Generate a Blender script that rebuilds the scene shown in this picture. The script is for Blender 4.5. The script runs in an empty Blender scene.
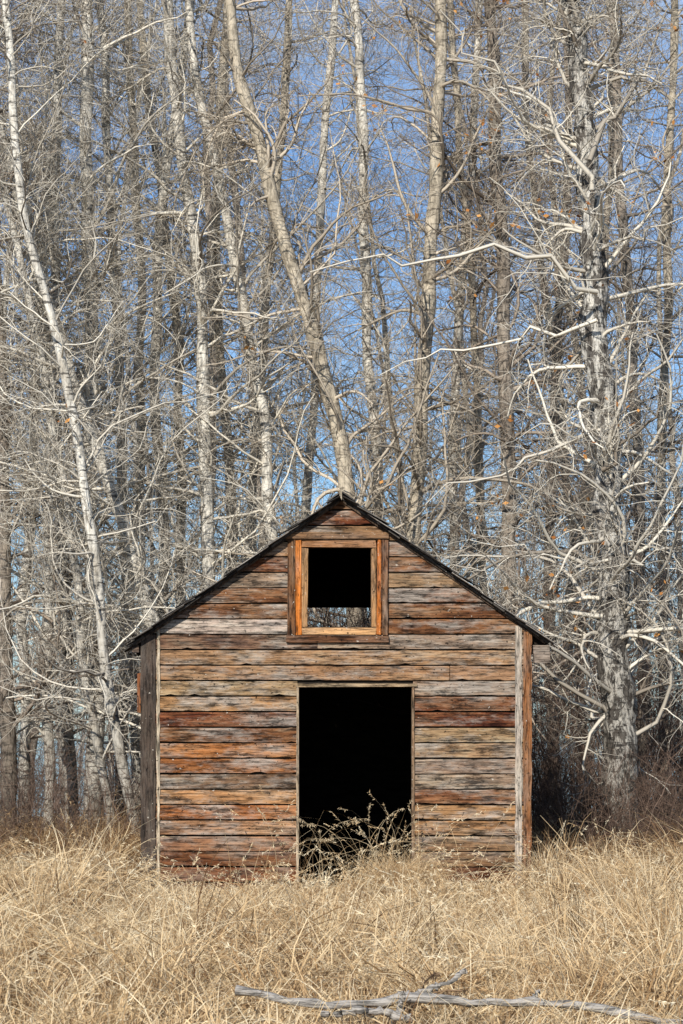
import bpy, math, random
import numpy as np
from mathutils import Vector
random.seed(7)
C = bpy.context.scene.collection
F = 2450.0; HOR = 738.0; CX = 341.5; EYE = 1.6
def wx(px, Y): return (px-CX)*Y/F
def wz(py, Y): return EYE+(HOR-py)*Y/F

# ------------------------------------------------------------------ materials
def new_mat(name):
    m = bpy.data.materials.new(name); m.use_nodes = True
    nt = m.node_tree; b = nt.nodes['Principled BSDF']
    b.inputs['Roughness'].default_value = 0.9
    b.inputs['Specular IOR Level'].default_value = 0.15
    return m, nt, b
def N(nt, t, **kw):
    n = nt.nodes.new(t)
    for k, v in kw.items(): setattr(n, k, v)
    return n
def coords(nt, scale, src='Object'):
    tc = N(nt, 'ShaderNodeTexCoord'); mp = N(nt, 'ShaderNodeMapping')
    mp.inputs['Scale'].default_value = scale
    nt.links.new(tc.outputs[src], mp.inputs['Vector']); return mp.outputs['Vector']
def noise(nt, vec, scale, detail=4, rough=0.55):
    n = N(nt, 'ShaderNodeTexNoise'); n.inputs['Scale'].default_value = scale
    n.inputs['Detail'].default_value = detail; n.inputs['Roughness'].default_value = rough
    nt.links.new(vec, n.inputs['Vector']); return n.outputs['Fac']
def ramp(nt, fac, stops):
    r = N(nt, 'ShaderNodeValToRGB'); e = r.color_ramp.elements
    e[0].position, e[0].color = stops[0][0], (*stops[0][1], 1)
    e[1].position, e[1].color = stops[-1][0], (*stops[-1][1], 1)
    for p, c in stops[1:-1]:
        k = e.new(p); k.color = (*c, 1)
    nt.links.new(fac, r.inputs['Fac']); return r.outputs['Color']
def mix(nt, fac, a, b, mode='MIX'):
    m = N(nt, 'ShaderNodeMix', data_type='RGBA', blend_type=mode)
    if isinstance(fac, float): m.inputs[0].default_value = fac
    else: nt.links.new(fac, m.inputs[0])
    for s, v in ((6, a), (7, b)):
        if isinstance(v, tuple): m.inputs[s].default_value = (*v, 1)
        else: nt.links.new(v, m.inputs[s])
    return m.outputs[2]
def bump(nt, b, h, strength, dist):
    bp = N(nt, 'ShaderNodeBump'); bp.inputs['Strength'].default_value = strength
    bp.inputs['Distance'].default_value = dist
    nt.links.new(h, bp.inputs['Height']); nt.links.new(bp.outputs['Normal'], b.inputs['Normal'])
def attr(nt, name, out='Color'):
    a = N(nt, 'ShaderNodeAttribute', attribute_name=name); return a.outputs[out]

def g3(v): return (v, v, v)
def wood(name, axis='x', grey=0.5, dark=0.6, own=0.5, foot=False):
    """boards: own colour blended with burnt / orange / tan / grey streaks along the grain"""
    m, nt, b = new_mat(name)
    col = attr(nt, 'col')
    off = attr(nt, 'off', 'Vector')
    tc = N(nt, 'ShaderNodeTexCoord')
    ad = N(nt, 'ShaderNodeVectorMath', operation='ADD')
    nt.links.new(tc.outputs['Object'], ad.inputs[0]); nt.links.new(off, ad.inputs[1])
    def V(s, src=None):
        mp = N(nt, 'ShaderNodeMapping'); s = s if axis == 'x' else ((s[2], s[1], s[0]) if axis == 'z' else (s[2], s[0], s[1]))
        mp.inputs['Scale'].default_value = s
        nt.links.new(src or ad.outputs[0], mp.inputs['Vector']); return mp.outputs['Vector']
    grain = noise(nt, V((3.0, 12, 70)), 1.0, 5, 0.78)
    streak = noise(nt, V((1.1, 4, 6)), 1.0, 7, 0.74)
    fine = noise(nt, V((4.5, 6, 24)), 1.0, 5, 0.75)
    patch = noise(nt, V((1.5, 1, 4.5)), 1.0, 6, 0.72)
    spots = noise(nt, V((26, 7, 34)), 1.0, 2, 0.5)
    sc = ramp(nt, streak, [(0.34, (0.030, 0.014, 0.008)), (0.43, (0.13, 0.050, 0.020)), (0.50, (0.30, 0.135, 0.055)), (0.57, (0.38, 0.245, 0.14)), (0.67, (0.32, 0.27, 0.215))])
    c = mix(nt, own, sc, col)
    greyfac = ramp(nt, patch, [(0.47, g3(0)), (0.62, g3(grey))])
    c = mix(nt, greyfac, c, (0.37, 0.33, 0.28))
    df = ramp(nt, fine, [(0.38, g3(0.10)), (0.49, g3(0.85)), (0.7, g3(1.25))])
    c = mix(nt, dark, c, df, 'MULTIPLY')
    gf = ramp(nt, grain, [(0.38, g3(0.22)), (0.50, g3(1.0)), (0.68, g3(1.45))])
    c = mix(nt, 0.95, c, gf, 'MULTIPLY')
    sf = ramp(nt, spots, [(0.71, g3(0)), (0.75, g3(0.65))])
    c = mix(nt, sf, c, (0.60, 0.54, 0.45))
    ds = ramp(nt, spots, [(0.28, g3(0.12)), (0.34, g3(1))])
    c = mix(nt, 0.9, c, ds, 'MULTIPLY')
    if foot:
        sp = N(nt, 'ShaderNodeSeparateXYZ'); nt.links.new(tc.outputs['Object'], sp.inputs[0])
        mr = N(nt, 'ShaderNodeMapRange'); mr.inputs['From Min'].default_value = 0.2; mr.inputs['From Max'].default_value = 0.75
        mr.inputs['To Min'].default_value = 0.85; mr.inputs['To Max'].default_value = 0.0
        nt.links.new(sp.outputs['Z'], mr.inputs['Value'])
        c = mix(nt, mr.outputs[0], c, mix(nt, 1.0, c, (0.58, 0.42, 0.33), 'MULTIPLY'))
    nt.links.new(c, b.inputs['Base Color'])
    bump(nt, b, grain, 1.0, 0.010)
    return m
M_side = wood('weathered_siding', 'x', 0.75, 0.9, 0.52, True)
M_trimx = wood('weathered_trim', 'x', 0.2, 0.8, 0.75)
M_vert = wood('weathered_vertical_board', 'z', 0.25, 0.85, 0.72)
M_dkv = wood('blackened_board', 'z', 0.12, 0.7, 0.9)
M_depth = wood('weathered_side_boards', 'y', 0.6, 0.6)
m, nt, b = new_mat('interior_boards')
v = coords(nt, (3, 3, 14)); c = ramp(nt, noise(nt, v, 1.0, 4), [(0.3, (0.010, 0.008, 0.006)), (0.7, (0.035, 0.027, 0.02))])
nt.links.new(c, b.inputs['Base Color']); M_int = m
m, nt, b = new_mat('old_shingle')
c = ramp(nt, attr(nt, 'tint', 'Fac'), [(0.0, (0.035, 0.03, 0.027)), (0.5, (0.14, 0.125, 0.108)), (1.0, (0.42, 0.38, 0.33))])
v = coords(nt, (20, 4, 20)); gn = noise(nt, v, 1.5, 4)
c = mix(nt, 0.8, c, ramp(nt, gn, [(0.3, g3(0.35)), (0.65, g3(1.1))]), 'MULTIPLY')
nt.links.new(c, b.inputs['Base Color']); bump(nt, b, gn, 0.5, 0.01); M_shingle = m

def bark(name, light, mid, dk, marks=0.5, furrow=False, patchy=False):
    m, nt, b = new_mat(name)
    v1 = coords(nt, (5, 5, 26)); v2 = coords(nt, (3.2, 3.2, 2.0)); v3 = coords(nt, (22, 22, 6))
    n1 = noise(nt, v1, 1.0, 3); n2 = noise(nt, v2, 1.0, 5, 0.7); n3 = noise(nt, v3, 1.0, 4, 0.7)
    c = ramp(nt, n2, [(0.38, mid), (0.56, light)])
    mk = ramp(nt, n1, [(0.56, g3(0)), (0.63, g3(marks))])
    c = mix(nt, mk, c, dk)
    fr = ramp(nt, n3, [(0.36, g3(0.2 if furrow else 0.4)), (0.52, g3(1.05))])
    c = mix(nt, 0.9, c, fr, 'MULTIPLY')
    if patchy:
        n4 = noise(nt, coords(nt, (8, 8, 4.0)), 1.0, 5, 0.7)
        pk = ramp(nt, n4, [(0.50, g3(0)), (0.54, g3(0.9))]); c = mix(nt, pk, c, (0.085, 0.072, 0.06))
        pl = ramp(nt, n4, [(0.40, g3(0.7)), (0.45, g3(0))]); c = mix(nt, pl, c, (0.70, 0.66, 0.58))
        n5 = noise(nt, coords(nt, (34, 34, 9)), 1.0, 4, 0.7)
        c = mix(nt, 0.9, c, ramp(nt, n5, [(0.40, g3(0.2)), (0.50, g3(1.0))]), 'MULTIPLY')
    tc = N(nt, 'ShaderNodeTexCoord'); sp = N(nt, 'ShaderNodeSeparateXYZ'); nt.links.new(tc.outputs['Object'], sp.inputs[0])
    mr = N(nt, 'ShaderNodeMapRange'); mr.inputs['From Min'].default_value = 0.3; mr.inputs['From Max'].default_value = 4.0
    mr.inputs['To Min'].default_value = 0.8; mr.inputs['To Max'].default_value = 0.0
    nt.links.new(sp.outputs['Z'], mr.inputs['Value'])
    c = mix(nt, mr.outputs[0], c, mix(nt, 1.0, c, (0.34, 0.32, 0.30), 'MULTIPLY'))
    nt.links.new(c, b.inputs['Base Color'])
    bump(nt, b, n3, 1.0, 0.04 if furrow else 0.025)
    return m
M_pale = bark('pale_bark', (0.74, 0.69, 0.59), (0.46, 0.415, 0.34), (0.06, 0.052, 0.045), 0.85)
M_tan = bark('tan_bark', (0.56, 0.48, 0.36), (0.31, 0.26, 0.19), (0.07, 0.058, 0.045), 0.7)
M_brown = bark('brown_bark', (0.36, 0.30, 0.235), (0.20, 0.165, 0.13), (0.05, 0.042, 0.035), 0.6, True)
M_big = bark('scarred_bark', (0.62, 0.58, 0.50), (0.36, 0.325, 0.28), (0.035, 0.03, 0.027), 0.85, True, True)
BARK = dict(pale=M_pale, tan=M_tan, brown=M_brown, big=M_big)

def twig(name, a, bcol):
    m, nt, b = new_mat(name)
    c = ramp(nt, attr(nt, 'tint', 'Fac'), [(0.0, a), (1.0, bcol)])
    nt.links.new(c, b.inputs['Base Color']); return m
T_pale = twig('pale_twigs', (0.18, 0.145, 0.11), (0.80, 0.73, 0.60))
T_tan = twig('tan_twigs', (0.13, 0.10, 0.07), (0.62, 0.53, 0.41))
T_brown = twig('brown_twigs', (0.08, 0.06, 0.045), (0.40, 0.325, 0.25))
T_back = twig('back_twigs', (0.10, 0.08, 0.06), (0.38, 0.32, 0.26))
TW = dict(pale=T_pale, tan=T_tan, brown=T_brown, big=T_pale)
T_thick = twig('undergrowth_twigs', (0.045, 0.027, 0.020), (0.22, 0.15, 0.11))
T_far = twig('far_wood_twigs', (0.14, 0.12, 0.10), (0.36, 0.31, 0.26))
T_leaf = twig('dead_leaf', (0.30, 0.11, 0.03), (0.62, 0.30, 0.09))
T_weed = twig('dry_weed', (0.07, 0.045, 0.028), (0.24, 0.155, 0.09))
T_straw = twig('straw_weed', (0.30, 0.22, 0.12), (0.66, 0.54, 0.36))
M_dead = twig('bleached_dead_wood', (0.20, 0.175, 0.15), (0.46, 0.42, 0.37))
nt = M_dead.node_tree; b = nt.nodes['Principled BSDF']
nn = noise(nt, coords(nt, (8, 40, 90)), 1.0, 5, 0.7); src = b.inputs['Base Color'].links[0].from_socket
nt.links.new(mix(nt, 0.95, src, ramp(nt, nn, [(0.38, g3(0.2)), (0.55, g3(1.1))]), 'MULTIPLY'), b.inputs['Base Color']); bump(nt, b, nn, 1.0, 0.01)

m, nt, b = new_mat('dry_grass')
c = ramp(nt, attr(nt, 'tint', 'Fac'), [(0.0, (0.13, 0.066, 0.032)), (0.3, (0.40, 0.25, 0.12)), (0.62, (0.74, 0.545, 0.305)), (1.0, (0.93, 0.81, 0.57))])
nt.links.new(c, b.inputs['Base Color'])
tr = N(nt, 'ShaderNodeBsdfTranslucent'); nt.links.new(c, tr.inputs['Color'])
mx = N(nt, 'ShaderNodeMixShader'); mx.inputs[0].default_value = 0.18
nt.links.new(b.outputs[0], mx.inputs[1]); nt.links.new(tr.outputs[0], mx.inputs[2])
nt.links.new(mx.outputs[0], nt.nodes['Material Output'].inputs['Surface']); M_grass = m
m, nt, b = new_mat('soil_and_litter')
v = coords(nt, (1, 1, 1)); n1 = noise(nt, v, 6, 6, 0.7)
c = ramp(nt, n1, [(0.3, (0.06, 0.038, 0.02)), (0.7, (0.19, 0.125, 0.065))])
nt.links.new(c, b.inputs['Base Color']); bump(nt, b, n1, 0.8, 0.05); M_ground = m
m, nt, b = new_mat('river_water')
b.inputs['Base Color'].default_value = (0.03, 0.06, 0.09, 1); b.inputs['Roughness'].default_value = 0.12
bump(nt, b, noise(nt, coords(nt, (0.3, 0.1, 1)), 1.0, 3), 0.2, 0.3); M_water = m

# ------------------------------------------------------------------ mesh helpers
def link(name, me, mat, parent=None):
    o = bpy.data.objects.new(name, me); C.objects.link(o)
    me.materials.append(mat)
    if parent: o.parent = parent
    return o
def thing(name, label, cat, loc=(0, 0, 0), group=None):
    o = bpy.data.objects.new(name, None); C.objects.link(o); o.location = loc
    o['label'] = label; o['category'] = cat
    if group: o['group'] = group
    return o
def np_mesh(name, V, Q, tint=None, smooth=True):
    me = bpy.data.meshes.new(name)
    me.vertices.add(len(V)); me.vertices.foreach_set('co', np.ascontiguousarray(V, dtype=np.float32).ravel())
    nf = len(Q); me.loops.add(nf*4); me.loops.foreach_set('vertex_index', np.ascontiguousarray(Q, dtype=np.int32).ravel())
    me.polygons.add(nf); me.polygons.foreach_set('loop_start', np.arange(0, nf*4, 4, dtype=np.int32))
    me.polygons.foreach_set('loop_total', np.full(nf, 4, dtype=np.int32))
    me.polygons.foreach_set('use_smooth', np.full(nf, smooth, dtype=bool))
    me.update(calc_edges=True)
    if tint is not None:
        a = me.attributes.new('tint', 'FLOAT', 'POINT'); a.data.foreach_set('value', np.ascontiguousarray(tint, dtype=np.float32))
    return me
def nrm(a): return a/np.maximum(np.linalg.norm(a, axis=-1, keepdims=True), 1e-9)
class NB:
    def __init__(s): s.V = []; s.Q = []; s.T = []; s.n = 0
    def add(s, V, Q, T):
        s.V.append(V); s.Q.append(Q+s.n); s.T.append(T); s.n += len(V)
    def tubes(s, P, R, S, T, lump=None):
        n, K, _ = P.shape
        t = np.empty_like(P); t[:, 1:-1] = P[:, 2:]-P[:, :-2]; t[:, 0] = P[:, 1]-P[:, 0]; t[:, -1] = P[:, -1]-P[:, -2]
        t = nrm(t); md = nrm(P[:, -1]-P[:, 0]); ax = np.argmin(np.abs(md), axis=1)
        ref = np.zeros((n, 3)); ref[np.arange(n), ax] = 1
        u = nrm(np.cross(t, ref[:, None, :])); w = np.cross(t, u)
        ang = np.arange(S)*2*math.pi/S
        RR = R[:, :, None, None]*(1 if lump is None else lump[None, :, :, None])
        Vv = P[:, :, None, :]+RR*(np.cos(ang)[None, None, :, None]*u[:, :, None, :]+np.sin(ang)[None, None, :, None]*w[:, :, None, :])
        base = (np.arange(n)*K*S)[:, None, None]+(np.arange(K-1)*S)[None, :, None]
        j = np.arange(S)[None, None, :]; j2 = (np.arange(S)+1)[None, None, :] % S
        Q = np.stack([base+j, base+j2, base+S+j2, base+S+j], -1).reshape(-1, 4)
        s.add(Vv.reshape(-1, 3), Q, np.repeat(T, K*S))
    def ribbons(s, P, W, side, T):
        n, K, _ = P.shape
        Vv = np.stack([P-side[:, None, :]*W[:, :, None], P+side[:, None, :]*W[:, :, None]], 2)
        base = (np.arange(n)*K*2)[:, None]+(np.arange(K-1)*2)[None, :]
        Q = np.stack([base, base+1, base+3, base+2], -1).reshape(-1, 4)
        TT = np.repeat(T[:, None], K*2, 1) if T.ndim == 1 else np.repeat(T, 2, axis=1)
        s.add(Vv.reshape(-1, 3), Q, TT.reshape(-1))
    def mesh(s, name, smooth=True):
        return np_mesh(name, np.concatenate(s.V), np.concatenate(s.Q), np.concatenate(s.T), smooth)

def resample(pts, K):
    p = np.array(pts, float); d = np.r_[0, np.cumsum(np.linalg.norm(np.diff(p, axis=0), axis=1))]
    t = np.linspace(0, d[-1], K); q = np.stack([np.interp(t, d, p[:, i]) for i in range(p.shape[1])], 1)
    for _ in range(max(3, K//10)): q[1:-1] = (q[:-2]+2*q[1:-1]+q[2:])/4
    return q
def children(rng, P, R, per, tr, length, ang, up, wig, K, rs, rmax, rmin, bendk=0.6):
    n, Kp, _ = P.shape
    idx = np.repeat(np.arange(n), per); Mn = len(idx)
    t = tr[0]+(tr[1]-tr[0])*rng.random(Mn)
    f = t*(Kp-1.001); i = f.astype(int); fr = (f-i)[:, None]
    pos = P[idx, i]*(1-fr)+P[idx, i+1]*fr; tan = nrm(P[idx, i+1]-P[idx, i])
    rad = R[idx, i]*(1-fr[:, 0])+R[idx, i+1]*fr[:, 0]
    rd = rng.normal(size=(Mn, 3)); perp = nrm(rd-(rd*tan).sum(1, keepdims=True)*tan)
    a = rng.uniform(ang[0], ang[1], Mn)[:, None]
    d = np.cos(a)*tan+np.sin(a)*perp
    L = rng.uniform(length[0], length[1], Mn)*(1-0.5*t**1.5)
    step = L/(K-1)
    out = np.empty((Mn, K, 3)); out[:, 0] = pos
    bend = rng.normal(size=(Mn, 3))*wig*bendk
    for k in range(1, K):
        out[:, k] = out[:, k-1]+d*step[:, None]
        d = nrm(d+bend+rng.normal(size=(Mn, 3))*wig+np.array([0, 0, up]))
    r0 = np.clip(rad*rs*rng.uniform(0.6, 1.1, Mn), rmin, rmax)
    s = np.linspace(0, 1, K)
    return out, r0[:, None]*(1-0.7*s[None, :])

def grow(seed, trunk, R, n1=55, L1=(0.8, 3.4), n2=9, n3=6, tmin=0.15, extra=(), up=0.03, tw=1.0, lumpy=0.03):
    rng = np.random.default_rng(seed)
    tb = NB(); T0 = trunk[None]; R0 = R[None]; S = 16 if lumpy > .05 else 10
    Rk = R0*(1+0.06*rng.normal(size=R0.shape))
    tb.tubes(T0, Rk, S, np.array([0.5]), 1+lumpy*rng.normal(size=(len(trunk), S)))
    cb = NB()
    P1, R1 = children(rng, T0, R0, n1, (tmin, 0.985), L1, (0.6, 1.6), up, 0.17, 11, 0.34, 0.032, 0.0078, 0.7)
    if len(extra):
        E = np.array([resample(e[0], 11) for e in extra])
        E[:, 1:-1] += rng.normal(size=E[:, 1:-1].shape)*0.07
        ER = np.array([e[1]*(1-0.8*np.linspace(0, 1, 11)) for e in extra])
        P1 = np.concatenate([P1, E]); R1 = np.concatenate([R1, ER])
    cb.tubes(P1, R1, 4, np.clip(rng.normal(0.68, 0.28, len(P1)), 0, 1))
    P2, R2 = children(rng, P1, R1, n2, (0.12, 0.97), (0.4*tw, 1.5*tw), (0.45, 1.3), up, 0.22, 8, 0.55, 0.011, 0.0048)
    cb.tubes(P2, R2, 3, np.clip(rng.normal(0.62, 0.32, len(P2)), 0, 1))
    P3, R3 = children(rng, P2, R2, n3, (0.15, 1.0), (0.2*tw, 0.8*tw), (0.4, 1.3), up, 0.26, 5, 0.75, 0.0048, 0.0034)
    cb.tubes(P3, R3, 3, np.clip(rng.normal(0.5, 0.34, len(P3)), 0, 1))
    return tb, cb, P3[:, -1], rng
def leaves_mesh(name, tips, rng, n, size=0.04):
    cl = tips[rng.integers(0, len(tips), max(3, n//4))]
    sel = cl[rng.integers(0, len(cl), n)]+rng.normal(size=(n, 3))*0.12
    u = nrm(rng.normal(size=(n, 3))); w = nrm(np.cross(u, rng.normal(size=(n, 3))))
    s = size*rng.uniform(0.6, 1.3, (n, 1)); c = sel-np.array([0, 0, 1])*s
    V = np.stack([c-u*s, c-w*s*0.6, c+u*s, c+w*s*0.6], 1).reshape(-1, 3)
    return np_mesh(name, V, np.arange(4*n).reshape(-1, 4), np.repeat(rng.random(n), 4), False)

# ------------------------------------------------------------------ ground
def gz(x, y):
    z = 0.05*np.sin(x*0.9+1.3)*np.cos(y*0.55)+0.04*np.sin(x*0.37-y*0.8)
    near = np.clip(1-np.abs(y-15)/60, 0, 1)
    drop = np.clip((y-50)/26, 0, 1); drop = drop*drop*(3-2*drop)
    return z*near-5.8*drop
xs = np.unique(np.r_[np.linspace(-4000, -40, 14), np.linspace(-40, -12, 15), np.linspace(-12, 12, 97), np.linspace(12, 40, 15), np.linspace(40, 4000, 14)])
ys = np.unique(np.r_[np.linspace(-400, -5, 8), np.linspace(-5, 36, 165), np.linspace(36, 90, 40), np.linspace(90, 6000, 18)])
X, Y = np.meshgrid(xs, ys); Z = gz(X, Y)
V = np.stack([X, Y, Z], -1).reshape(-1, 3); nx = len(xs)
ii, jj = np.meshgrid(np.arange(nx-1), np.arange(len(ys)-1)); b0 = (jj*nx+ii).ravel()
g = link('ground', np_mesh('ground', V, np.stack([b0, b0+1, b0+nx+1, b0+nx], -1)), M_ground); g['kind'] = 'structure'
wv = np.array([[-4000, 70, -5.4], [4000, 70, -5.4], [4000, 5500, -5.4], [-4000, 5500, -5.4]], float)
w = link('water', np_mesh('water', wv, np.array([[0, 1, 2, 3]])), M_water); w['kind'] = 'structure'

# ------------------------------------------------------------------ shed
class PB:
    """boards with a colour and a texture offset for each board"""
    def __init__(s): s.v = []; s.f = []; s.c = []; s.o = []; s.t = []
    def quadmesh(s, v, f, col, off=None, tint=0.5):
        n = len(s.v); s.v += v; s.f += [tuple(i+n for i in q) for q in f]
        off = off or (random.uniform(0, 60), random.uniform(0, 60), random.uniform(0, 60))
        s.c += [(*col, 1)]*len(v); s.o += [off]*len(v); s.t += [tint]*len(v)
    def box(s, x0, x1, y0, y1, z0, z1, col=(0.3, 0.25, 0.2), tilt=0.0, tint=0.5, j=0.0):
        r = lambda: random.uniform(-j, j)
        v = [(x0+r(), y0, z0+r()), (x1+r(), y0, z0+tilt+r()), (x1, y1, z0+tilt), (x0, y1, z0), (x0+r(), y0, z1+r()), (x1+r(), y0, z1+tilt+r()), (x1, y1, z1+tilt), (x0, y1, z1)]
        s.quadmesh(v, [(0, 3, 2, 1), (4, 5, 6, 7), (0, 1, 5, 4), (1, 2, 6, 5), (2, 3, 7, 6), (3, 0, 4, 7)], col, tint=tint)
    def build(s, name, mat, parent=None, bevel=0.0):
        me = bpy.data.meshes.new(name); me.from_pydata(s.v, [], s.f); me.update()
        a = me.attributes.new('col', 'FLOAT_COLOR', 'POINT'); a.data.foreach_set('color', np.array(s.c, np.float32).ravel())
        a = me.attributes.new('off', 'FLOAT_VECTOR', 'POINT'); a.data.foreach_set('vector', np.array(s.o, np.float32).ravel())
        a = me.attributes.new('tint', 'FLOAT', 'POINT'); a.data.foreach_set('value', np.array(s.t, np.float32))
        o = link(name, me, mat, parent)
        if bevel:
            md = o.modifiers.new('bevel', 'BEVEL'); md.width = bevel; md.segments = 1
        return o
shed = thing('abandoned_shed', 'weathered wooden shed with a steep gable roof, open doorway and small empty attic window', 'shed', (0, 25, 0))
XL, XR = -1.94, 1.92; RZ = 4.03; SL = 0.70; PITCH = 0.158; D = 5.1
DX0, DX1, DZ = -0.45, 0.73, 2.14
WX0, WX1, WZ0, WZ1 = -0.36, 0.315, 2.73, 3.535
def zr(x): return RZ-SL*abs(x)
def rgb(r, g_, b_):
    f = lambda c: ((c/255+0.055)/1.055)**2.4 if c > 10 else c/255/12.92
    return (f(r), f(g_), f(b_))
dkred = rgb(104, 50, 32); orange = rgb(178, 108, 58); otan = rgb(184, 140, 96); tan_ = rgb(174, 150, 118); grey = rgb(148, 134, 116)
lgrey = rgb(205, 194, 176); brown = rgb(118, 76, 50); pink = rgb(176, 134, 100); dgrey = rgb(104, 93, 82)
rows = [(dkred, brown), (orange, brown), (brown, tan_), (pink, tan_), (pink, otan), (orange, otan), (otan, brown), (dgrey, grey), (orange, grey),
        (orange, tan_), (brown, tan_), (dkred, dkred), (otan, dkred), (tan_, grey), (otan, tan_), (tan_, otan), (dgrey, grey), (lgrey, brown), (brown, brown),
        (brown, dkred), (grey, tan_), (dkred, brown), (otan, brown), (dgrey, otan), (dkred, dkred), (brown, brown)]
def plank(pb, x0, x1, z0, z1, col, off=None):
    n = max(2, int((x1-x0)/0.06)); v = []; f = []
    sag0, sag1 = random.uniform(-0.006, 0.006), random.uniform(-0.006, 0.006); ph = random.uniform(0, 6); pr = random.uniform(0, 0.010)
    for i in range(n+1):
        t = i/n; x = x0+(x1-x0)*t; zz = zr(x)-0.004
        wob = sag0*(1-t)+sag1*t+0.001*math.sin(ph+x*3)+random.uniform(-.0018, .0018)
        if random.random() < 0.05: wob += random.uniform(.004, .016)
        lo = min(z0+wob, zz); hi = min(z1+wob*0.5, zz)
        if hi < lo+0.001: hi = lo+0.001
        yo = -0.036-pr-0.002*math.sin(ph+x*3)
        v += [(x, yo, lo), (x, yo+0.004, lo+(hi-lo)*0.87), (x, yo+0.014, hi), (x, 0, hi), (x, 0, lo)]
    for i in range(n):
        a = i*5; b_ = a+5
        for k in range(4): f.append((a+k, b_+k, b_+k+1, a+k+1)[::-1])
        f.append((a+4, b_+4, b_, a)[::-1])
    f.append((0, 1, 2, 3, 4)); f.append(tuple(n*5+k for k in (4, 3, 2, 1, 0)))
    pb.quadmesh(v, f, col, off)
def jit(c, a=0.2):
    k = 1+random.uniform(-a, a); return tuple(max(0.01, q*k*(1+random.uniform(-0.05, 0.05))) for q in c)
def mid(a, b_): return tuple((p+q)/2 for p, q in zip(a, b_))
pb = PB()
for i, (cl, cr) in enumerate(rows):
    z0 = -0.02+i*PITCH; z1 = z0+PITCH-0.015; zc = (z0+z1)/2
    half = (RZ-z0)/SL
    if half < 0.1: break
    a, b_ = max(XL+0.01, -half), min(XR-0.01, half)
    if zc < DZ+0.03: spans = [(a, DX0, cl), (DX1, b_, cr)]
    elif WZ0-0.08 < zc < WZ1+0.1: spans = [(a, WX0-0.06, cl), (WX1+0.06, b_, cr)]
    else: spans = [(a, b_, mid(cl, cr))]
    for (s0, s1, col) in spans:
        if i == 14:
            plank(pb, s0, 1.10, z0, z1, jit(col)); plank(pb, 1.106, s1, z0, z1, jit(col))
        elif i == 16:
            plank(pb, s0, -0.25, z0, z1, jit(cl)); plank(pb, -0.244, s1, z0, z1, jit(cr))
        else: plank(pb, s0, s1, z0, z1, jit(col))
pb.build('front_wall', M_side, shed)
def strips(pb, y0, y1, holes, col=(0.02, 0.017, 0.013), top=0.01):
    xsb = sorted(set([XL, 0.0, XR]+[h[0] for h in holes]+[h[1] for h in holes]))
    for x0, x1 in zip(xsb[:-1], xsb[1:]):
        xm = (x0+x1)/2; hs = sorted([h for h in holes if h[0] < xm < h[1]], key=lambda h: h[2])
        z = -0.1; segs = []
        for h in hs: segs.append((z, h[2], h[2])); z = h[3]
        segs.append((z, zr(x0)-top, zr(x1)-top))
        for lo, ha, hb in segs:
            if min(ha, hb) <= lo: continue
            v = [(x0, y0, lo), (x1, y0, lo), (x1, y1, lo), (x0, y1, lo), (x0, y0, ha), (x1, y0, hb), (x1, y1, hb), (x0, y1, ha)]
            pb.quadmesh(v, [(0, 3, 2, 1), (4, 5, 6, 7), (0, 1, 5, 4), (1, 2, 6, 5), (2, 3, 7, 6), (3, 0, 4, 7)], col)
pb = PB(); strips(pb, 0.004, 0.03, [(DX0, DX1, -0.2, DZ), (WX0, WX1, WZ0, WZ1)]); pb.build('front_sheathing', M_int, shed)  # near-black backing put behind the siding so board gaps show as shade lines
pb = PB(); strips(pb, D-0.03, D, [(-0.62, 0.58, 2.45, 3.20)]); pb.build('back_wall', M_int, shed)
for sx, nm in ((XL, 'side_wall'), (XR, 'side_wall')):
    pb = PB(); sgn = -1 if sx < 0 else 1
    for i in range(17):
        z0 = -0.02+i*PITCH; a = sx; b2 = sx-sgn*0.02
        c_ = jit(random.choice([grey, tan_, brown, dgrey, otan]), 0.2)
        pb.box(min(a, b2)+0.0, max(a, b2), 0.035, D-0.035, z0, z0+PITCH-0.004, c_, j=0.001)
    pb.build(nm, M_depth, shed)
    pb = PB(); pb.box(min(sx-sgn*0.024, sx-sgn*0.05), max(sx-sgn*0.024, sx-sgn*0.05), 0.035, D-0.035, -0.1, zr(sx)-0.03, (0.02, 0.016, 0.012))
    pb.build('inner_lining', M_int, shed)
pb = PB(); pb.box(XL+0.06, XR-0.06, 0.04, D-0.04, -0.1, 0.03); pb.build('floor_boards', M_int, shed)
def corner(xa, xb, ztop, col, name='corner_board', y0=-0.062, lab=None, mat=None, rag=.006):
    pb = PB(); n = 30; v = []; f = []
    for i in range(n+1):
        z = 0.0+(ztop)*i/n; e = lambda: random.uniform(-rag, rag)
        v += [(xa+e(), y0+e(), z), (xb+e(), y0+0.002, z), (xb, 0.03, z), (xa, 0.03, z)]
    for i in range(n):
        a = i*4; b_ = a+4
        for k in range(4): f.append((a+k, a+(k+1) % 4, b_+(k+1) % 4, b_+k))
    f += [(3, 2, 1, 0), tuple(n*4+k for k in range(4))]
    pb.quadmesh(v, f, col); o = pb.build(name, mat or M_vert, shed)
    if lab: o['label'] = lab
    return o
corner(-2.045, -1.892, zr(1.96)-0.005, rgb(72, 66, 60), lab='dark grey left corner board', mat=M_dkv)
corner(-1.882, -1.852, zr(1.87)-0.005, rgb(215, 200, 172), y0=-0.05, lab='thin pale strip beside the left corner board')
corner(1.768, 1.840, zr(1.83)-0.005, rgb(200, 190, 174), y0=-0.05, lab='pale grey strip of the right corner board')
corner(1.852, 1.935, zr(1.92)-0.005, rgb(140, 88, 50), lab='orange brown right corner board')
pb = PB(); pb.box(-2.09, -2.05, 0.02, 0.05, 1.86, 2.26, rgb(150, 92, 56), j=0.006); pb.build('side_trim', M_vert, shed)
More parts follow.
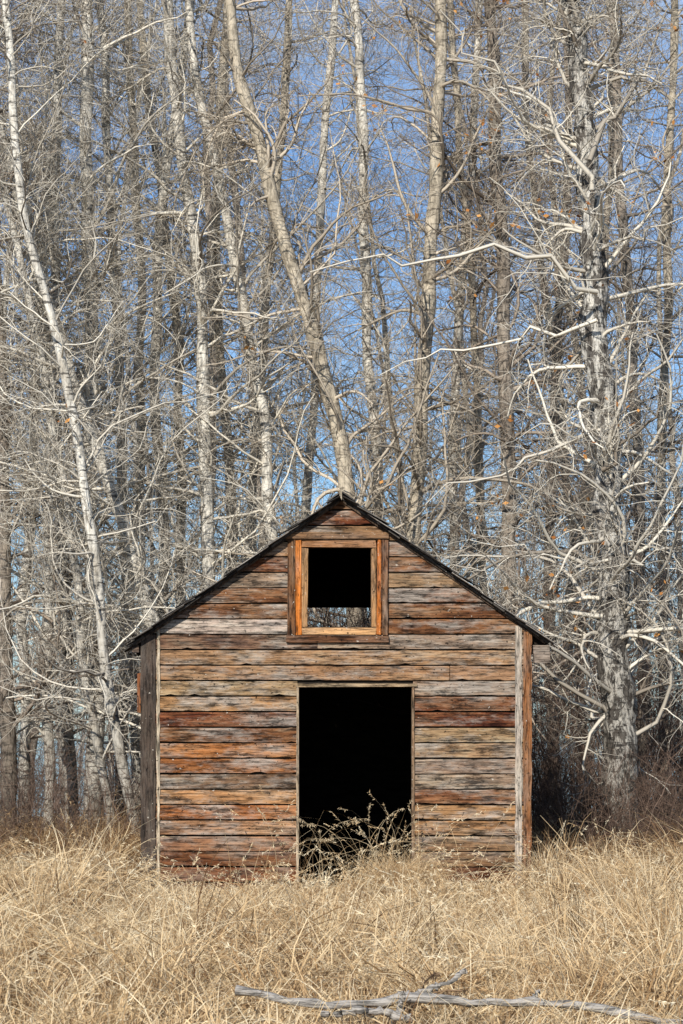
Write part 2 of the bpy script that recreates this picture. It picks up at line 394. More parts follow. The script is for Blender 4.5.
df = bpy.data.objects.new('door_frame', None); C.objects.link(df); df.parent = shed
pb = PB(); pb.box(DX0-0.012, DX0+0.016, -0.060, 0.14, 0, DZ-0.02, rgb(190, 172, 145), j=0.006); pb.build('jamb', M_vert, df)
pb = PB(); pb.box(DX1-0.014, DX1+0.010, -0.058, 0.14, 0, DZ-0.02, rgb(150, 125, 98), j=0.006); pb.build('jamb', M_vert, df)
pb = PB(); pb.box(DX0-0.02, DX1+0.04, -0.065, 0.14, DZ-0.018, DZ+0.012, rgb(190, 165, 130), j=0.004); pb.build('door_header', M_trimx, df)
win = bpy.data.objects.new('attic_window', None); C.objects.link(win); win.parent = shed
def brd(nm, x0, x1, z0, z1, y0, y1, col, mat, par=win):
    pb = PB(); pb.box(x0, x1, y0, y1, z0, z1, col, j=0.008); return pb.build(nm, mat, par, 0.003)
brd('casing', -0.545, -0.475, 2.645, 3.615, -0.072, 0.0, rgb(104, 72, 48), M_vert)
brd('casing', 0.415, 0.475, 2.645, 3.615, -0.072, 0.0, rgb(112, 72, 44), M_vert)
brd('casing', -0.56, 0.485, 3.622, 3.70, -0.075, 0.0, rgb(140, 108, 78), M_trimx)
brd('window_sill', -0.565, 0.485, 2.575, 2.640, -0.082, 0.0, rgb(110, 74, 50), M_trimx)
brd('casing', -0.468, -0.412, 2.650, 3.615, -0.058, 0.0, rgb(222, 128, 50), M_vert)
brd('casing', 0.362, 0.408, 2.650, 3.615, -0.058, 0.0, rgb(214, 122, 50), M_vert)
brd('sash', -0.405, -0.345, 2.728, 3.532, -0.048, 0.03, rgb(180, 140, 98), M_vert)
brd('sash', 0.300, 0.355, 2.728, 3.532, -0.048, 0.03, rgb(186, 142, 96), M_vert)
brd('sash', -0.405, 0.355, 2.652, 2.720, -0.052, 0.03, rgb(222, 172, 118), M_trimx)
brd('sash', -0.405, 0.355, 3.540, 3.613, -0.052, 0.03, rgb(176, 124, 80), M_trimx)
# roof
th = math.atan(SL); cs, sn = math.cos(th), math.sin(th)
FR, BK = -0.15, D+0.2
roof = bpy.data.objects.new('roof', None); C.objects.link(roof); roof.parent = shed
def slope_pt(sgn, s, y, h):
    return (sgn*(s*cs+h*sn), y, RZ+0.002-s*sn+h*cs)
def sbox(pb, sgn, s0, s1, y0, y1, h0, h1, col, tint=0.5, h0b=None, h1b=None):
    h0b = h0 if h0b is None else h0b; h1b = h1 if h1b is None else h1b
    v = [slope_pt(sgn, s0, y0, h0), slope_pt(sgn, s1, y0, h0b), slope_pt(sgn, s1, y1, h0b), slope_pt(sgn, s0, y1, h0),
         slope_pt(sgn, s0, y0, h1), slope_pt(sgn, s1, y0, h1b), slope_pt(sgn, s1, y1, h1b), slope_pt(sgn, s0, y1, h1)]
    f = [(0, 3, 2, 1), (4, 5, 6, 7), (0, 1, 5, 4), (1, 2, 6, 5), (2, 3, 7, 6), (3, 0, 4, 7)]
    if sgn < 0: f = [q[::-1] for q in f]
    pb.quadmesh(v, f, col, tint=tint)
for sgn, LEN in ((-1, 2.66), (1, 2.60)):
    pb = PB(); s = 0.0
    while s < LEN-0.05:
        w_ = 0.14; sbox(pb, sgn, s+0.002, min(s+w_, LEN-0.03), FR+random.uniform(0, .08), BK, 0.0, 0.018, jit(rgb(58, 50, 44), 0.3), tint=random.uniform(0, .45)); s += w_+0.004
    pb.build('roof_deck', M_shingle, roof)
    pb = PB(); s = LEN+0.02
    while s > 0.06:
        y = FR-0.01-random.uniform(0, .06)
        while y < BK:
            wd = random.uniform(0.07, 0.17)
            if random.random() > 0.15:
                ds = random.uniform(-0.06, 0.06); lift = abs(random.gauss(0, 0.012)); cup = random.uniform(0, .03) if random.random() < .2 else 0
                sbox(pb, sgn, max(s-0.36, 0.0), s+ds, y, y+wd-0.005, 0.020, 0.026, (0.1, 0.1, 0.1), random.random(), 0.026+lift+cup, 0.034+lift+cup)
            y += wd
        s -= 0.13
    pb.build('shingles', M_shingle, roof)
    pb = PB(); sbox(pb, sgn, 0.03, LEN-0.06, FR+0.085, FR+0.11, -0.020, -0.002, rgb(80, 68, 58)); pb.build('rake_board', M_dkv, roof)
    for q in range(8):
        yy = 0.05+q*(D-0.15)/7; pb = PB()
        sbox(pb, sgn, 0.08, LEN-0.04, yy, yy+0.05, -0.115, -0.003, rgb(70, 58, 48)); pb.build('rafter', M_int, roof)
pb = PB(); pb.box(1.955, 2.115, -0.10, 0.02, 2.375, 2.535, rgb(150, 140, 128), j=.010); pb.build('eave_block', M_trimx, roof)
pb = PB(); pb.box(-2.13, -2.06, -0.08, 0.02, 2.475, 2.55, rgb(96, 88, 80), j=.006); pb.build('eave_block', M_trimx, roof)
pb = PB()
for sgn in (-1, 1):
    y = FR-0.04
    while y < BK:
        wd = random.uniform(0.5, 1.2); sbox(pb, sgn, -0.03 if sgn > 0 else -0.01, 0.12, y, y+wd-0.01, 0.050, 0.064, jit(rgb(90, 80, 72), 0.3), random.random()*.6); y += wd
pb.build('ridge_cap', M_shingle, roof)

# ------------------------------------------------------------------ trees
def px_poly(pts, Y, lean=0.0):
    out = []
    for k, (px, py) in enumerate(pts):
        yy = Y+lean*k; out.append((wx(px, yy), yy, wz(py, yy)))
    return out
def make_tree(seed, label, pts, Y, w0, w1, kind, n1=55, L1=(0.8, 3.6), n2=8, n3=5, tmin=0.12, extra=(), leaves=0, up=0.015, group=None, lean=0.1, name='bare_tree'):
    rng = np.random.default_rng(seed+999)
    P = px_poly(pts, Y, lean)
    p0, p1 = P[0], P[1]
    if p0[2] > 0.05:
        dz = p0[2]; slope = (p0[0]-p1[0])/max(0.3, p1[2]-p0[2])*0.4
        P = [(p0[0]+slope*dz, p0[1], -0.15)]+P
    else: P[0] = (P[0][0], P[0][1], -0.15)
    bx, by = P[0][0], P[0][1]; K = 90 if kind == 'big' else 46
    Q = resample(P, K)
    wob = rng.normal(size=(K, 2))*0.09
    for _ in range(4): wob[1:-1] = (wob[:-2]+wob[1:-1]*2+wob[2:])/4
    Q[1:-1, :2] += wob[1:-1]*(0.8 if kind == 'big' else 0.6)
    z = Q[:, 2]; t = (z-z[0])/(z[-1]-z[0])
    sc = Y/F/2
    R = (w0*(1-t)+w1*t)*sc; R *= 1+0.35*np.exp(-np.maximum(z, 0)/0.25)
    Q[:, 0] -= bx; Q[:, 1] -= by
    ex = [([(p[0]-bx, p[1]-by, p[2]) for p in [(wx(a, Y+d), Y+d, wz(c_, Y+d)) for a, c_, d in e[0]]], e[1]) for e in extra]
    tb, cb, tips, rg = grow(seed, Q, R, n1, L1, n2, n3, tmin, ex, up, lumpy=0.09 if kind == 'big' else 0.04)
    o = thing(name, label, 'tree', (bx, by, 0), group)
    link('trunk', tb.mesh('trunk'), BARK[kind], o); link('crown', cb.mesh('crown'), TW[kind], o)
    if leaves: link('dead_leaves', leaves_mesh('dead_leaves', tips, rg, leaves), T_leaf, o)
    return o
make_tree(1, 'tall scarred pale tree with thick trunk right of the shed, nearest of all the trees',
    [(622, 880), (616, 700), (611, 600), (602, 440), (597, 300), (590, 180), (575, 30), (560, -110)], 29.0, 38, 15, 'big', n1=105, L1=(0.7, 3.4), n3=6, tmin=0.12, leaves=200, up=-0.02,
    extra=[([(597, 292, 0), (560, 262, -.3), (505, 236, -.6), (440, 242, -.9), (380, 258, -1.1), (310, 272, -1.2)], 0.034),
           ([(592, 190, 0), (560, 120, .2), (520, 92, .4), (480, 60, .5), (440, 10, .6)], 0.036),
           ([(600, 430, 0), (560, 455, -.3), (510, 468, -.5), (455, 478, -.7), (425, 505, -.8)], 0.026),
           ([(602, 470, 0), (640, 430, -.3), (665, 400, -.4), (690, 392, -.6)], 0.03),
           ([(590, 160, 0), (625, 100, .2), (650, 60, .3), (684, 10, .5)], 0.036),
           ([(612, 640, 0), (640, 600, .2), (665, 600, -.4), (682, 640, -.5), (700, 720, -.6)], 0.024),
           ([(597, 320, 0), (560, 335, .3), (530, 330, .6), (480, 350, .9), (430, 355, 1.0), (380, 375, 1.3)], 0.026),
           ([(598, 250, 0), (640, 232, -.3), (690, 222, -.6)], 0.026),
           ([(608, 560, 0), (570, 570, -.4), (530, 545, -.7), (470, 540, -.9)], 0.02)])
HS = [
 ('tan leaning trunk rising from behind the roof peak toward upper left', [(348, 520), (338, 430), (305, 300), (268, 190), (238, 60), (215, -110)], 33, 20, 10, 'tan'),
 ('slim pale trunk standing just left of the roof peak and leaning left', [(276, 560), (262, 400), (236, 270), (203, 120), (178, -100)], 34, 13, 8, 'pale'),
 ('mottled tan trunk rising right of the roof peak', [(412, 560), (424, 350), (432, 200), (442, 0), (446, -100)], 33.5, 18, 11, 'tan'),
 ('slender straight pale trunk rising right behind the roof peak', [(378, 540), (368, 300), (360, 100), (350, -100)], 36, 12, 8, 'pale'),
 ('pale leaning trunk whose foot is hidden by the left roof slope', [(190, 760), (150, 610), (112, 490), (70, 370), (28, 240), (-8, 90)], 32.5, 15, 9, 'pale'),
 ('thin pale leaning trunk rising from the grass beside the left wall', [(136, 835), (108, 690), (92, 560), (78, 440), (52, 330), (20, 180), (5, 20), (-10, -90)], 31, 11, 7, 'pale'),
 ('straight pale trunk on the left with blackish foot', [(96, 850), (94, 640), (92, 400), (90, 200), (86, 0), (84, -90)], 33.4, 18, 11, 'pale'),
 ('grey trunk at the very left edge of the picture', [(9, 850), (6, 640), (2, 440), (-6, 200), (-14, -90)], 33, 17, 10, 'brown'),
 ('pale curved trunk near the left edge, bowed at half height', [(72, 850), (66, 620), (50, 380), (22, 180), (6, 20), (0, -90)], 34, 14, 9, 'pale'),
 ('pale trunk behind the left roof slope, upright', [(206, 640), (208, 420), (196, 240), (172, 60), (160, -90)], 33.8, 15, 10, 'pale'),
 ('narrow tan trunk forking above the left roof slope', [(232, 620), (226, 420), (214, 260), (220, 100), (232, -90)], 38, 12, 8, 'tan'),
 ('wide brown trunk upright between roof peak and scarred tree', [(512, 620), (506, 400), (500, 250), (494, 100), (488, -90)], 34, 18, 11, 'brown'),
 ('thin pale trunk at the right edge of the picture', [(664, 860), (662, 500), (668, 250), (672, 60), (676, -90)], 36, 11, 7, 'tan'),
 ('brown trunk close behind the scarred tree on its right', [(646, 860), (640, 600), (634, 400), (622, 200), (612, -90)], 35, 13, 8, 'brown'),
 ('pale trunk bending right above the right roof slope', [(456, 600), (452, 430), (462, 280), (476, 120), (484, -90)], 37, 11, 7, 'pale'),
 ('thin whitish trunk second from the left edge', [(24, 850), (22, 660), (30, 460), (44, 260), (60, 60), (66, -90)], 35, 12, 8, 'pale'),
 ('slim brown trunk leaning away from the left wall', [(118, 850), (126, 640), (140, 440), (142, 240), (130, 60), (124, -90)], 37, 12, 7, 'tan'),
 ('brown trunk right beside the right wall of the shed', [(556, 860), (548, 640), (552, 440), (566, 240), (566, -90)], 38, 12, 7, 'brown'),
 ('tan trunk left of the scarred tree, rising above the right eave', [(585, 860), (580, 640), (560, 420), (536, 240), (524, 60), (520, -90)], 40, 11, 6, 'tan'),
 ('thin pale trunk crossing behind the tan leaning one', [(300, 600), (314, 420), (316, 240), (330, 80), (338, -90)], 39, 10, 7, 'pale'),
 ('thin tan trunk left of the window, upright behind the roof', [(252, 620), (256, 420), (272, 240), (286, 80), (292, -90)], 40, 10, 7, 'tan'),
 ('pale trunk leaning right behind the left eave', [(160, 760), (166, 560), (150, 400), (158, 220), (188, 40), (200, -90)], 35, 12, 8, 'pale'),
 ('pale sapling trunk leaning left across the dark-footed one', [(112, 850), (84, 640), (62, 480), (34, 330), (10, 210), (-20, 60)], 32.4, 10, 6, 'pale'),
 ('straight thin pale trunk between the two leaning ones at far left', [(48, 850), (46, 640), (50, 420), (56, 200), (62, 0), (64, -90)], 33.2, 11, 7, 'pale'),
 ('slim pale trunk above the left eave, leaning slightly left', [(136, 760), (126, 560), (120, 380), (112, 200), (104, 30), (100, -90)], 34.5, 12, 7, 'pale'),
 ('slim straight tan trunk in the gap above the left gable', [(182, 700), (178, 520), (180, 330), (150, 120), (134, -90)], 36.5, 11, 7, 'tan'),
 ('slim straight tan trunk above the right gable edge', [(484, 640), (480, 440), (470, 260), (452, 90), (446, -90)], 36.5, 9, 6, 'tan'),
]
for i, (lab, pts, Yy, w0, w1, kd) in enumerate(HS):
    make_tree(20+i, lab, pts, Yy, w0, w1, kd, n1=(64 if Yy < 34.6 else 52) if pts[0][0] < 240 else (80 if Yy < 35 else 60), leaves=110 if i in (2, 11, 13) else (30 if i in (5, 0, 7, 26) else 0), group='bare trees just behind the shed')

# background trees: five sources, copied one object at a time
protos = []
BGL = 'slim bare tree lost among the crowded trunks well behind the shed'
for k in range(5):
    rng = np.random.default_rng(300+k); H = rng.uniform(15, 18)
    Q = resample([(0, 0, -0.3), (rng.uniform(-.4, .4), 0, H*.35), (rng.uniform(-1, 1), rng.uniform(-.5, .5), H*.7), (rng.uniform(-1.6, 1.6), 0, H)], 26)
    Q[2:-1] += rng.normal(size=(23, 3))*.03
    R = np.linspace(0.095, 0.025, 26)
    kd = ['pale', 'tan', 'brown', 'brown', 'tan'][k]
    tb, cb, tips, rg = grow(500+k, Q, R, 58, (1.0, 3.2), 8, 4, 0.1, tw=1.2)
    protos.append((tb.mesh('trunk'), cb.mesh('crown'), kd)); protos[-1][0].materials.append(BARK[kd]); protos[-1][1].materials.append(T_back)
rng = np.random.default_rng(77); nb = 24
for k in range(nb):
    Yb = 42+26*((k+0.5)/nb)**1.1+rng.uniform(-1, 1)
    xb = (((k*0.618+0.1) % 1)*2-1)*(0.15*Yb+1.5); tm, cm, kd = protos[k % 5]
    o = thing('slim_bare_tree', BGL, 'tree', (xb, Yb, float(gz(xb, Yb))), 'bare trees well behind the shed')
    o.rotation_euler = (rng.uniform(-.08, .08), rng.uniform(-.12, .12), rng.uniform(0, 6.28)); s = rng.uniform(0.85, 1.25); o.scale = (s, s, s)
    for nm, me in (('trunk', tm), ('crown', cm)):
        c_ = bpy.data.objects.new(nm, me); C.objects.link(c_); c_.parent = o

def stuff(name, nb_, mat, label, cat, smooth=True):
    o = link(name, nb_.mesh(name, smooth), mat); o['kind'] = 'stuff'; o['label'] = label; o['category'] = cat; return o
rng = np.random.default_rng(11); n = 1400; th_ = NB()
Yb = rng.uniform(30.8, 47, n); xb = rng.uniform(-1, 1, n)*(0.15*Yb+1.5)
xb[:400] = rng.uniform(2.2, 6.5, 400); Yb[:400] = rng.uniform(30.3, 40, 400)
xb[400:560] = rng.uniform(2.35, 5.6, 160); Yb[400:560] = rng.uniform(26.6, 30, 160)
xb[560:620] = -rng.uniform(2.35, 5.6, 60); Yb[560:620] = rng.uniform(27.2, 30, 60)
xb[620:900] = rng.uniform(-.8, .8, 280); Yb[620:900] = rng.uniform(30.9, 32.6, 280)
right = np.clip((xb-1.6)/2.2, 0, 1)
Ht = rng.uniform(0.8, 2.2, n)+right*rng.uniform(0, 4.0, n)
Ht[400:620] = rng.uniform(.5, 1.5, 220); Ht[620:900] = rng.uniform(3.0, 3.8, 280)
P = np.empty((n, 9, 3)); P[:, 0] = np.stack([xb, Yb, gz(xb, Yb)], 1); d = nrm(np.stack([rng.normal(0, .4, n), rng.normal(0, .3, n), np.ones(n)], 1))
d[620:900, :2] *= .3
for k in range(1, 9):
    P[:, k] = P[:, k-1]+d*(Ht/8)[:, None]; d = nrm(d+rng.normal(size=(n, 3))*0.15+np.array([0, 0, .05]))
R = rng.uniform(.005, .011, n)[:, None]*(1-0.7*np.linspace(0, 1, 9))[None]
th_.tubes(P, R, 3, np.clip(rng.normal(.5, .25, n), 0, 1))
P2, R2 = children(rng, P, R, 9, (.12, .98), (.3, 1.1), (.4, 1.1), 0.03, 0.18, 6, .6, .006, .0032); th_.tubes(P2, R2, 3, np.clip(rng.normal(.5, .3, len(P2)), 0, 1))
P3, R3 = children(rng, P2, R2, 3, (.2, 1), (.15, .5), (.4, 1.1), 0.03, 0.2, 4, .7, .0042, .0028); th_.tubes(P3, R3, 3, np.clip(rng.normal(.45, .3, len(P3)), 0, 1))
stuff('undergrowth', th_, T_thick, 'tangled brown brush filling the foot of the wood behind the shed', 'undergrowth')
rng = np.random.default_rng(12); n = 62; fw = NB()
Yb = rng.uniform(76, 100, n); xb = rng.uniform(-1, 1, n)*(0.15*Yb+3); Ht = rng.uniform(12, 20, n)
P = np.empty((n, 12, 3)); P[:, 0] = np.stack([xb, Yb, np.full(n, -5.6)], 1); d = nrm(np.stack([rng.normal(0, .08, n), rng.normal(0, .05, n), np.ones(n)], 1))
for k in range(1, 12):
    P[:, k] = P[:, k-1]+d*(Ht/11)[:, None]; d = nrm(d+rng.normal(size=(n, 3))*0.04)
R = rng.uniform(.05, .10, n)[:, None]*(1-0.75*np.linspace(0, 1, 12))[None]
fw.tubes(P, R, 5, np.clip(rng.normal(.6, .25, n), 0, 1))
P2, R2 = children(rng, P, R, 32, (.1, .98), (1.2, 3.6), (.5, 1.2), 0.04, 0.14, 7, .4, .025, .011); fw.tubes(P2, R2, 3, np.clip(rng.normal(.5, .3, len(P2)), 0, 1))
P3, R3 = children(rng, P2, R2, 5, (.15, 1), (.4, 1.4), (.4, 1.1), 0.04, 0.16, 4, .6, .012, .008); fw.tubes(P3, R3, 3, np.clip(rng.normal(.45, .3, len(P3)), 0, 1))
stuff('far_wood', fw, T_far, 'hazy mass of bare treetops farthest back in the wood', 'wood')

# ------------------------------------------------------------------ grass
rng = np.random.default_rng(5)
def blades(nb_, n, cx, cy, crad, hgt, leandir, leanamt, tint, w=(.0016, .0032), K=7, per=1, curl=0.010, spread=0.8):
    idx = np.repeat(np.arange(n), per); Mn = len(idx)
    a = rng.uniform(0, 2*math.pi, Mn); r = crad[idx]*np.sqrt(rng.random(Mn))
    x = cx[idx]+r*np.cos(a); y = cy[idx]+r*np.sin(a)
    ld = leandir[idx]+rng.normal(0, spread, Mn); la = leanamt[idx]*rng.uniform(0.3, 1.5, Mn)
    L = hgt[idx]*rng.uniform(0.6, 1.3, Mn)*(1+0.55*la)
    P = np.empty((Mn, K, 3)); P[:, 0] = np.stack([x, y, gz(x, y)], 1)
    dirh = np.stack([np.cos(ld), np.sin(ld), np.zeros(Mn)], 1)
    th0 = rng.uniform(0.0, 0.35, Mn)
    kink = np.where(rng.random(Mn) < .35, rng.uniform(.5, 1.5, Mn), 0); kk = rng.integers(2, K-1, Mn)
    for k in range(1, K):
        thk = th0+la*(k/(K-1))**1.4*2.1+np.where(k >= kk, kink, 0)
        d_ = dirh*np.sin(thk)[:, None]; d_[:, 2] = np.cos(thk)
        P[:, k] = P[:, k-1]+d_*(L/(K-1))[:, None]+rng.normal(size=(Mn, 3))*curl
    P[:, 1:, 2] = np.maximum(P[:, 1:, 2], (gz(P[:, 1:, 0], P[:, 1:, 1])+0.02))
    W = rng.uniform(w[0], w[1], Mn)[:, None]*(1-0.85*np.linspace(0, 1, K)**1.5)[None]
    sd = rng.uniform(0, math.pi, Mn); side = nrm(np.stack([np.cos(sd), np.sin(sd), rng.normal(0, .4, Mn)], 1))
    T = np.clip(tint[idx]+rng.normal(0, .19, Mn), 0, 1)
    TT = T[:, None]*(0.2+0.8*np.linspace(0, 1, K)**.75)[None]  # shade painted into the blades: dark at the root, bright at the tip
    nb_.ribbons(P, W, side, TT); return P
def cap(cx, cy, h, k=1.0):
    lim = np.maximum(0.07, (1.6-0.0592*cy)*0.68*k)
    m_ = (cx > -2.0) & (cx < 1.9) & (cy > 16) & (cy < 25)
    lim = np.where((cx > -.6) & (cx < .25), lim*.8, lim)
    return np.where(m_, np.minimum(h, lim), h)
def lf(cx, cy): return np.sin(cx*1.7+cy*0.6)+np.sin(cy*1.3-cx*0.9+2)
gr = NB(); nc = 5000
cy = 9.0+25.5*rng.random(nc)**0.9; cx = rng.uniform(-1, 1, nc)*(0.142*cy+1.3)
ok = ~((np.abs(cx) < 2.05) & (cy > 24.9) & (cy < 30.2)); cx, cy = cx[ok], cy[ok]; nc = len(cx)
ldir = lf(cx, cy)*1.8+rng.normal(0, 1.6, nc)+math.pi
hg = 0.32+0.15*np.sin(cx*2.1+cy*1.1)*np.sin(cx*0.9-cy*1.7)+rng.gamma(1.4, .095, nc)
hg = np.clip(hg, .15, .82); hg = cap(cx, cy, hg); hg = np.where(cy < 12.0, np.minimum(hg, .44)*0.9, hg)
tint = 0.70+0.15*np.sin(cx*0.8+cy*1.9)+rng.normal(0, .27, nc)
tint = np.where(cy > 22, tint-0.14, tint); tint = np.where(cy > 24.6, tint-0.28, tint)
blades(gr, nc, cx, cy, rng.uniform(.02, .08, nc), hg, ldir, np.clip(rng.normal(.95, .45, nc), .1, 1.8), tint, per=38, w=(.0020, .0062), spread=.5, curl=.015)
mc = 3800; cy = 9.0+15.5*rng.random(mc); cx = rng.uniform(-1, 1, mc)*(0.142*cy+1.0)
hl = cap(cx, cy, rng.uniform(.3, .54, mc)); hl = np.where(cy < 12, np.minimum(hl, .38), hl)
blades(gr, mc, cx, cy, rng.uniform(.03, .2, mc), hl, rng.uniform(0, 6.28, mc), np.full(mc, 1.35), rng.normal(.84, .14, mc), per=11, w=(.0026, .0066), spread=.35, curl=.020)
mc = 60; cy = rng.uniform(22.9, 24.6, mc); cx = rng.normal(0.60, .22, mc)
blades(gr, mc, cx, cy, np.full(mc, .10), rng.uniform(.24, .50, mc), rng.uniform(0, 6.28, mc), np.full(mc, .8), np.full(mc, .62), per=40, w=(.0020, .0040))
mc = 130; cy = rng.uniform(24.0, 29, mc); cx = np.where(rng.random(mc) < .5, -1, 1)*rng.uniform(2.2, 5.0, mc)
blades(gr, mc, cx, cy, np.full(mc, .12), rng.uniform(.34, .68, mc), rng.uniform(0, 6.28, mc), np.full(mc, .7), np.full(mc, .2), per=42, w=(.0018, .0036))
mc = 46; cy = rng.uniform(10.5, 10.9, mc); cx = rng.uniform(-.6, 1.6, mc)
blades(gr, mc, cx, cy, np.full(mc, .06), rng.uniform(.36, .50, mc), rng.uniform(0, 6.28, mc), np.full(mc, .9), np.full(mc, .75), per=22, w=(.0014, .0030))
stuff('tall_dry_grass', gr, M_grass, 'matted tan dry grass covering the field in front of the shed', 'grass', False)
sh = NB(); ns = 3400
cy = 10.8+23.5*rng.random(ns); cx = rng.uniform(-1, 1, ns)*(0.142*cy+1.0)
k2 = rng.random(ns) < 0.22; cy = np.where(k2, rng.uniform(22.0, 24.7, ns), cy); cx = np.where(k2, rng.uniform(-3.2, 3.4, ns), cx)
k3 = rng.random(ns) < 0.05; cy = np.where(k3, rng.uniform(23.2, 24.6, ns), cy); cx = np.where(k3, np.where(rng.random(ns) < .7, rng.normal(.5, .26, ns), rng.normal(-.6, .22, ns)), cx)
ok = ~((np.abs(cx) < 2.05) & (cy > 24.9) & (cy < 30.2)); cx, cy, k3 = cx[ok], cy[ok], k3[ok]; ns = len(cx)
h = 0.53+rng.normal(0, .12, ns); h = cap(cx, cy, h, rng.uniform(1.1, 2.6, ns)); h = np.where(k3, rng.uniform(.45, .98, ns), h); h = np.where(cy < 12, np.minimum(h, .44), h)
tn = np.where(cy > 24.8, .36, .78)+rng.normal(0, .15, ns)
P = blades(sh, ns, cx, cy, np.full(ns, .02), h, rng.uniform(0, 6.28, ns), np.full(ns, .6), tn, w=(.0017, .0026), per=1, curl=.006)
top = P[:, -1]; prev = P[:, -2]; td = nrm(top-prev); Kh = 22
idx = np.repeat(np.arange(ns), Kh); s = rng.random(len(idx))[:, None]
p0 = top[idx]-td[idx]*s*0.16; dd = nrm(td[idx]+rng.normal(size=(len(idx), 3))*0.4+np.array([0, 0, -.25]))
p1 = p0+dd*rng.uniform(.012, .040, (len(idx), 1)); PP = np.stack([p0, (p0+p1)/2, p1], 1)
sh.ribbons(PP, np.tile(np.array([[.001, .0032, .0006]]), (len(idx), 1)), nrm(rng.normal(size=(len(idx), 3))), np.clip(np.repeat(tn, Kh)+rng.normal(0, .12, len(idx)), 0, 1))
stuff('seeding_grass', sh, M_grass, 'feathery seed heads on taller grass stalks against the shed and across the field', 'grass', False)

# ------------------------------------------------------------------ weeds and fallen wood
def weed(seed, label, px, Y, py_top, nst, spread, name='dry_weed', mat=T_weed, rs=.003, curl=.1, side=7, tr=(.78, 1), bw=.07, base=.05):
    rg = np.random.default_rng(seed); x = wx(px, Y); H = wz(py_top, Y)
    o = thing(name, label, 'weed', (x, Y, float(gz(x, Y))))
    P = np.empty((nst, 10, 3)); P[:, 0] = rg.normal(size=(nst, 3))*[base, .03, 0]; d_ = nrm(np.stack([rg.normal(0, spread, nst), rg.normal(0, spread, nst), np.ones(nst)], 1))
    hh = H*rg.uniform(.68, 1.1, nst)
    bd = rg.normal(size=(nst, 3))*[bw, bw, 0]
    for k in range(1, 10): P[:, k] = P[:, k-1]+d_*(hh/9)[:, None]; d_ = nrm(d_+rg.normal(size=(nst, 3))*curl*.5+bd*(k/4)+np.array([0, 0, -.03*k]))
    R = np.full((nst, 1), rs)*(1-.6*np.linspace(0, 1, 10))[None]
    a = NB(); a.tubes(P, R, 4, rg.random(nst)); link('stems', a.mesh('stems'), mat, o)
    a = NB(); P2, R2 = children(rg, P, R, side, tr, (.03, .09), (.15, .5), -.15, .12, 5, .6, .0022, .0012); a.tubes(P2, R2, 3, rg.random(len(P2)))
    m_ = 9; idx = np.repeat(np.arange(len(P2)), m_); f = rg.integers(1, 5, len(idx)); p0 = P2[idx, f]; p1 = p0+rg.normal(size=p0.shape)*.009+np.array([0, 0, -.014])
    a.ribbons(np.stack([p0, (p0+p1)/2, p1], 1), np.tile(np.array([[.001, .004, .001]]), (len(idx), 1)), nrm(rg.normal(size=p0.shape)), rg.random(len(idx)))
    link('seed_heads', a.mesh('seed_heads', False), mat, o); return o
weed(1, 'tall thin weed with drooping plumes in the left of the doorway', 322, 24.6, 780, 3, .05, mat=T_straw, rs=.004, bw=.10, curl=.06, base=.03)
weed(2, 'pale feathery weed clump in front of the right side of the doorway', 388, 24.2, 790, 8, .12, mat=T_straw, rs=.003, bw=.13, base=.16, curl=.06)
weed(3, 'wispy weed leaning at the left edge of the doorway', 288, 24.3, 790, 3, .08, mat=T_straw, bw=.12, curl=.06)
weed(4, 'single thin stalk standing in the grass left of the shed', 78, 27, 776, 1, .03)
weed(6, 'curled dark brown weed standing above the fallen branch', 388, 11.4, 940, 4, .04, rs=.010, curl=.35, side=14, tr=(.5, 1), bw=.03, base=.015)

def limb(nb_, pts, r0, r1, K=26, seed=0):
    rg = np.random.default_rng(seed); Q = resample(pts, K); w_ = rg.normal(size=(K-2, 3))*.008; Q[1:-1] += w_
    R = np.linspace(r0, r1, K)*(1+.18*rg.normal(size=K)); nb_.tubes(Q[None], R[None], 8, np.array([rg.uniform(.6, 1)]), 1+.1*rg.normal(size=(K, 8)))
def fallen(name, label, polys, Y):
    bx = wx(polys[0][0][0][0], Y); o = thing(name, label, 'branch', (bx, Y, 0))
    for k, (pts, r0, r1, nm) in enumerate(polys):
        a = NB(); q = [(wx(px, Y+dy)-bx, dy, wz(py, Y+dy)) for px, py, dy in pts]; limb(a, q, r0, r1, seed=k+3); link(nm, a.mesh(nm), M_dead, o)
    return o
fallen('fallen_branch', 'long bleached grey branch lying across the grass at the bottom', [
    ([(236, 990, 0), (272, 996, 0), (315, 1005, 0), (360, 1004, .05), (420, 999, .05), (480, 1003, 0), (560, 1003, 0), (620, 1011, -.05), (700, 1026, -.1)], .018, .021, 'stem'),
    ([(398, 1000, .05), (425, 990, .08), (448, 982, .1), (466, 971, .12)], .018, .010, 'side_branch'),
    ([(530, 1003, 0), (536, 996, .03), (540, 990, .05)], .010, .005, 'side_branch')], 11.0)
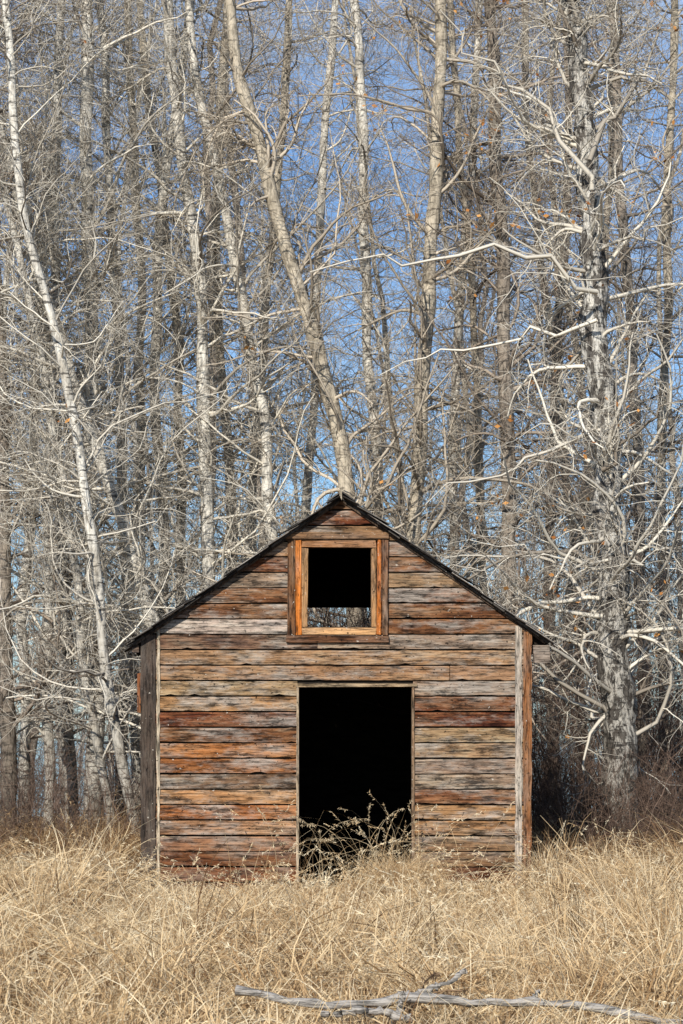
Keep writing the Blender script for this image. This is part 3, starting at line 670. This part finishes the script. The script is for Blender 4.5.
fallen('broken_branch', 'short broken grey stick lying under the long branch', [
    ([(322, 1014, 0), (352, 1012, 0), (385, 1012, 0), (412, 1018, 0)], .012, .020, 'stem'),
    ([(400, 1016, 0), (400, 1002, .03), (404, 992, .05)], .012, .006, 'side_branch')], 10.85)

# ------------------------------------------------------------------ light, sky, camera
sd = Vector((-0.26, -0.84, 0.48)).normalized()
L = bpy.data.lights.new('sun', 'SUN'); L.energy = 5.0; L.angle = math.radians(0.5); L.color = (1.0, 0.955, 0.88)
lo = bpy.data.objects.new('sun', L); C.objects.link(lo); lo.rotation_euler = (-sd).to_track_quat('-Z', 'Y').to_euler(); lo.location = (0, 0, 30)
W = bpy.data.worlds.new('World'); bpy.context.scene.world = W; W.use_nodes = True; nt = W.node_tree
bg = nt.nodes['Background']; sky = N(nt, 'ShaderNodeTexSky', sky_type='NISHITA'); sky.sun_disc = False
sky.sun_elevation = math.asin(sd.z); sky.sun_rotation = math.atan2(sd.x, sd.y) % (2*math.pi); sky.altitude = 600; sky.dust_density = 0.5; sky.ozone_density = 2.0
tc = N(nt, 'ShaderNodeTexCoord'); mp = N(nt, 'ShaderNodeMapping'); mp.inputs['Scale'].default_value = (5, 5, 12); nt.links.new(tc.outputs['Generated'], mp.inputs['Vector'])
cf = ramp(nt, noise(nt, mp.outputs[0], 1.0, 5), [(0.44, g3(0.03)), (0.70, g3(0.5))])
hs = mix(nt, 1.0, sky.outputs[0], (0.74, 0.97, 1.24), 'MULTIPLY')
cc = mix(nt, cf, hs, (6.6, 7.8, 9.2)); nt.links.new(cc, bg.inputs['Color']); bg.inputs['Strength'].default_value = 0.102
cam = bpy.data.cameras.new('camera'); co = bpy.data.objects.new('camera', cam); C.objects.link(co)
co.location = (0, 0, EYE); co.rotation_euler = (math.pi/2, 0, 0); cam.sensor_fit = 'VERTICAL'; cam.sensor_height = 36; cam.lens = 36*F/1024
cam.shift_y = (HOR-512)/1024; cam.clip_end = 12000
bpy.context.scene.camera = co
sc = bpy.context.scene; sc.view_settings.view_transform = 'Standard'; sc.view_settings.look = 'None'; sc.view_settings.exposure = 0
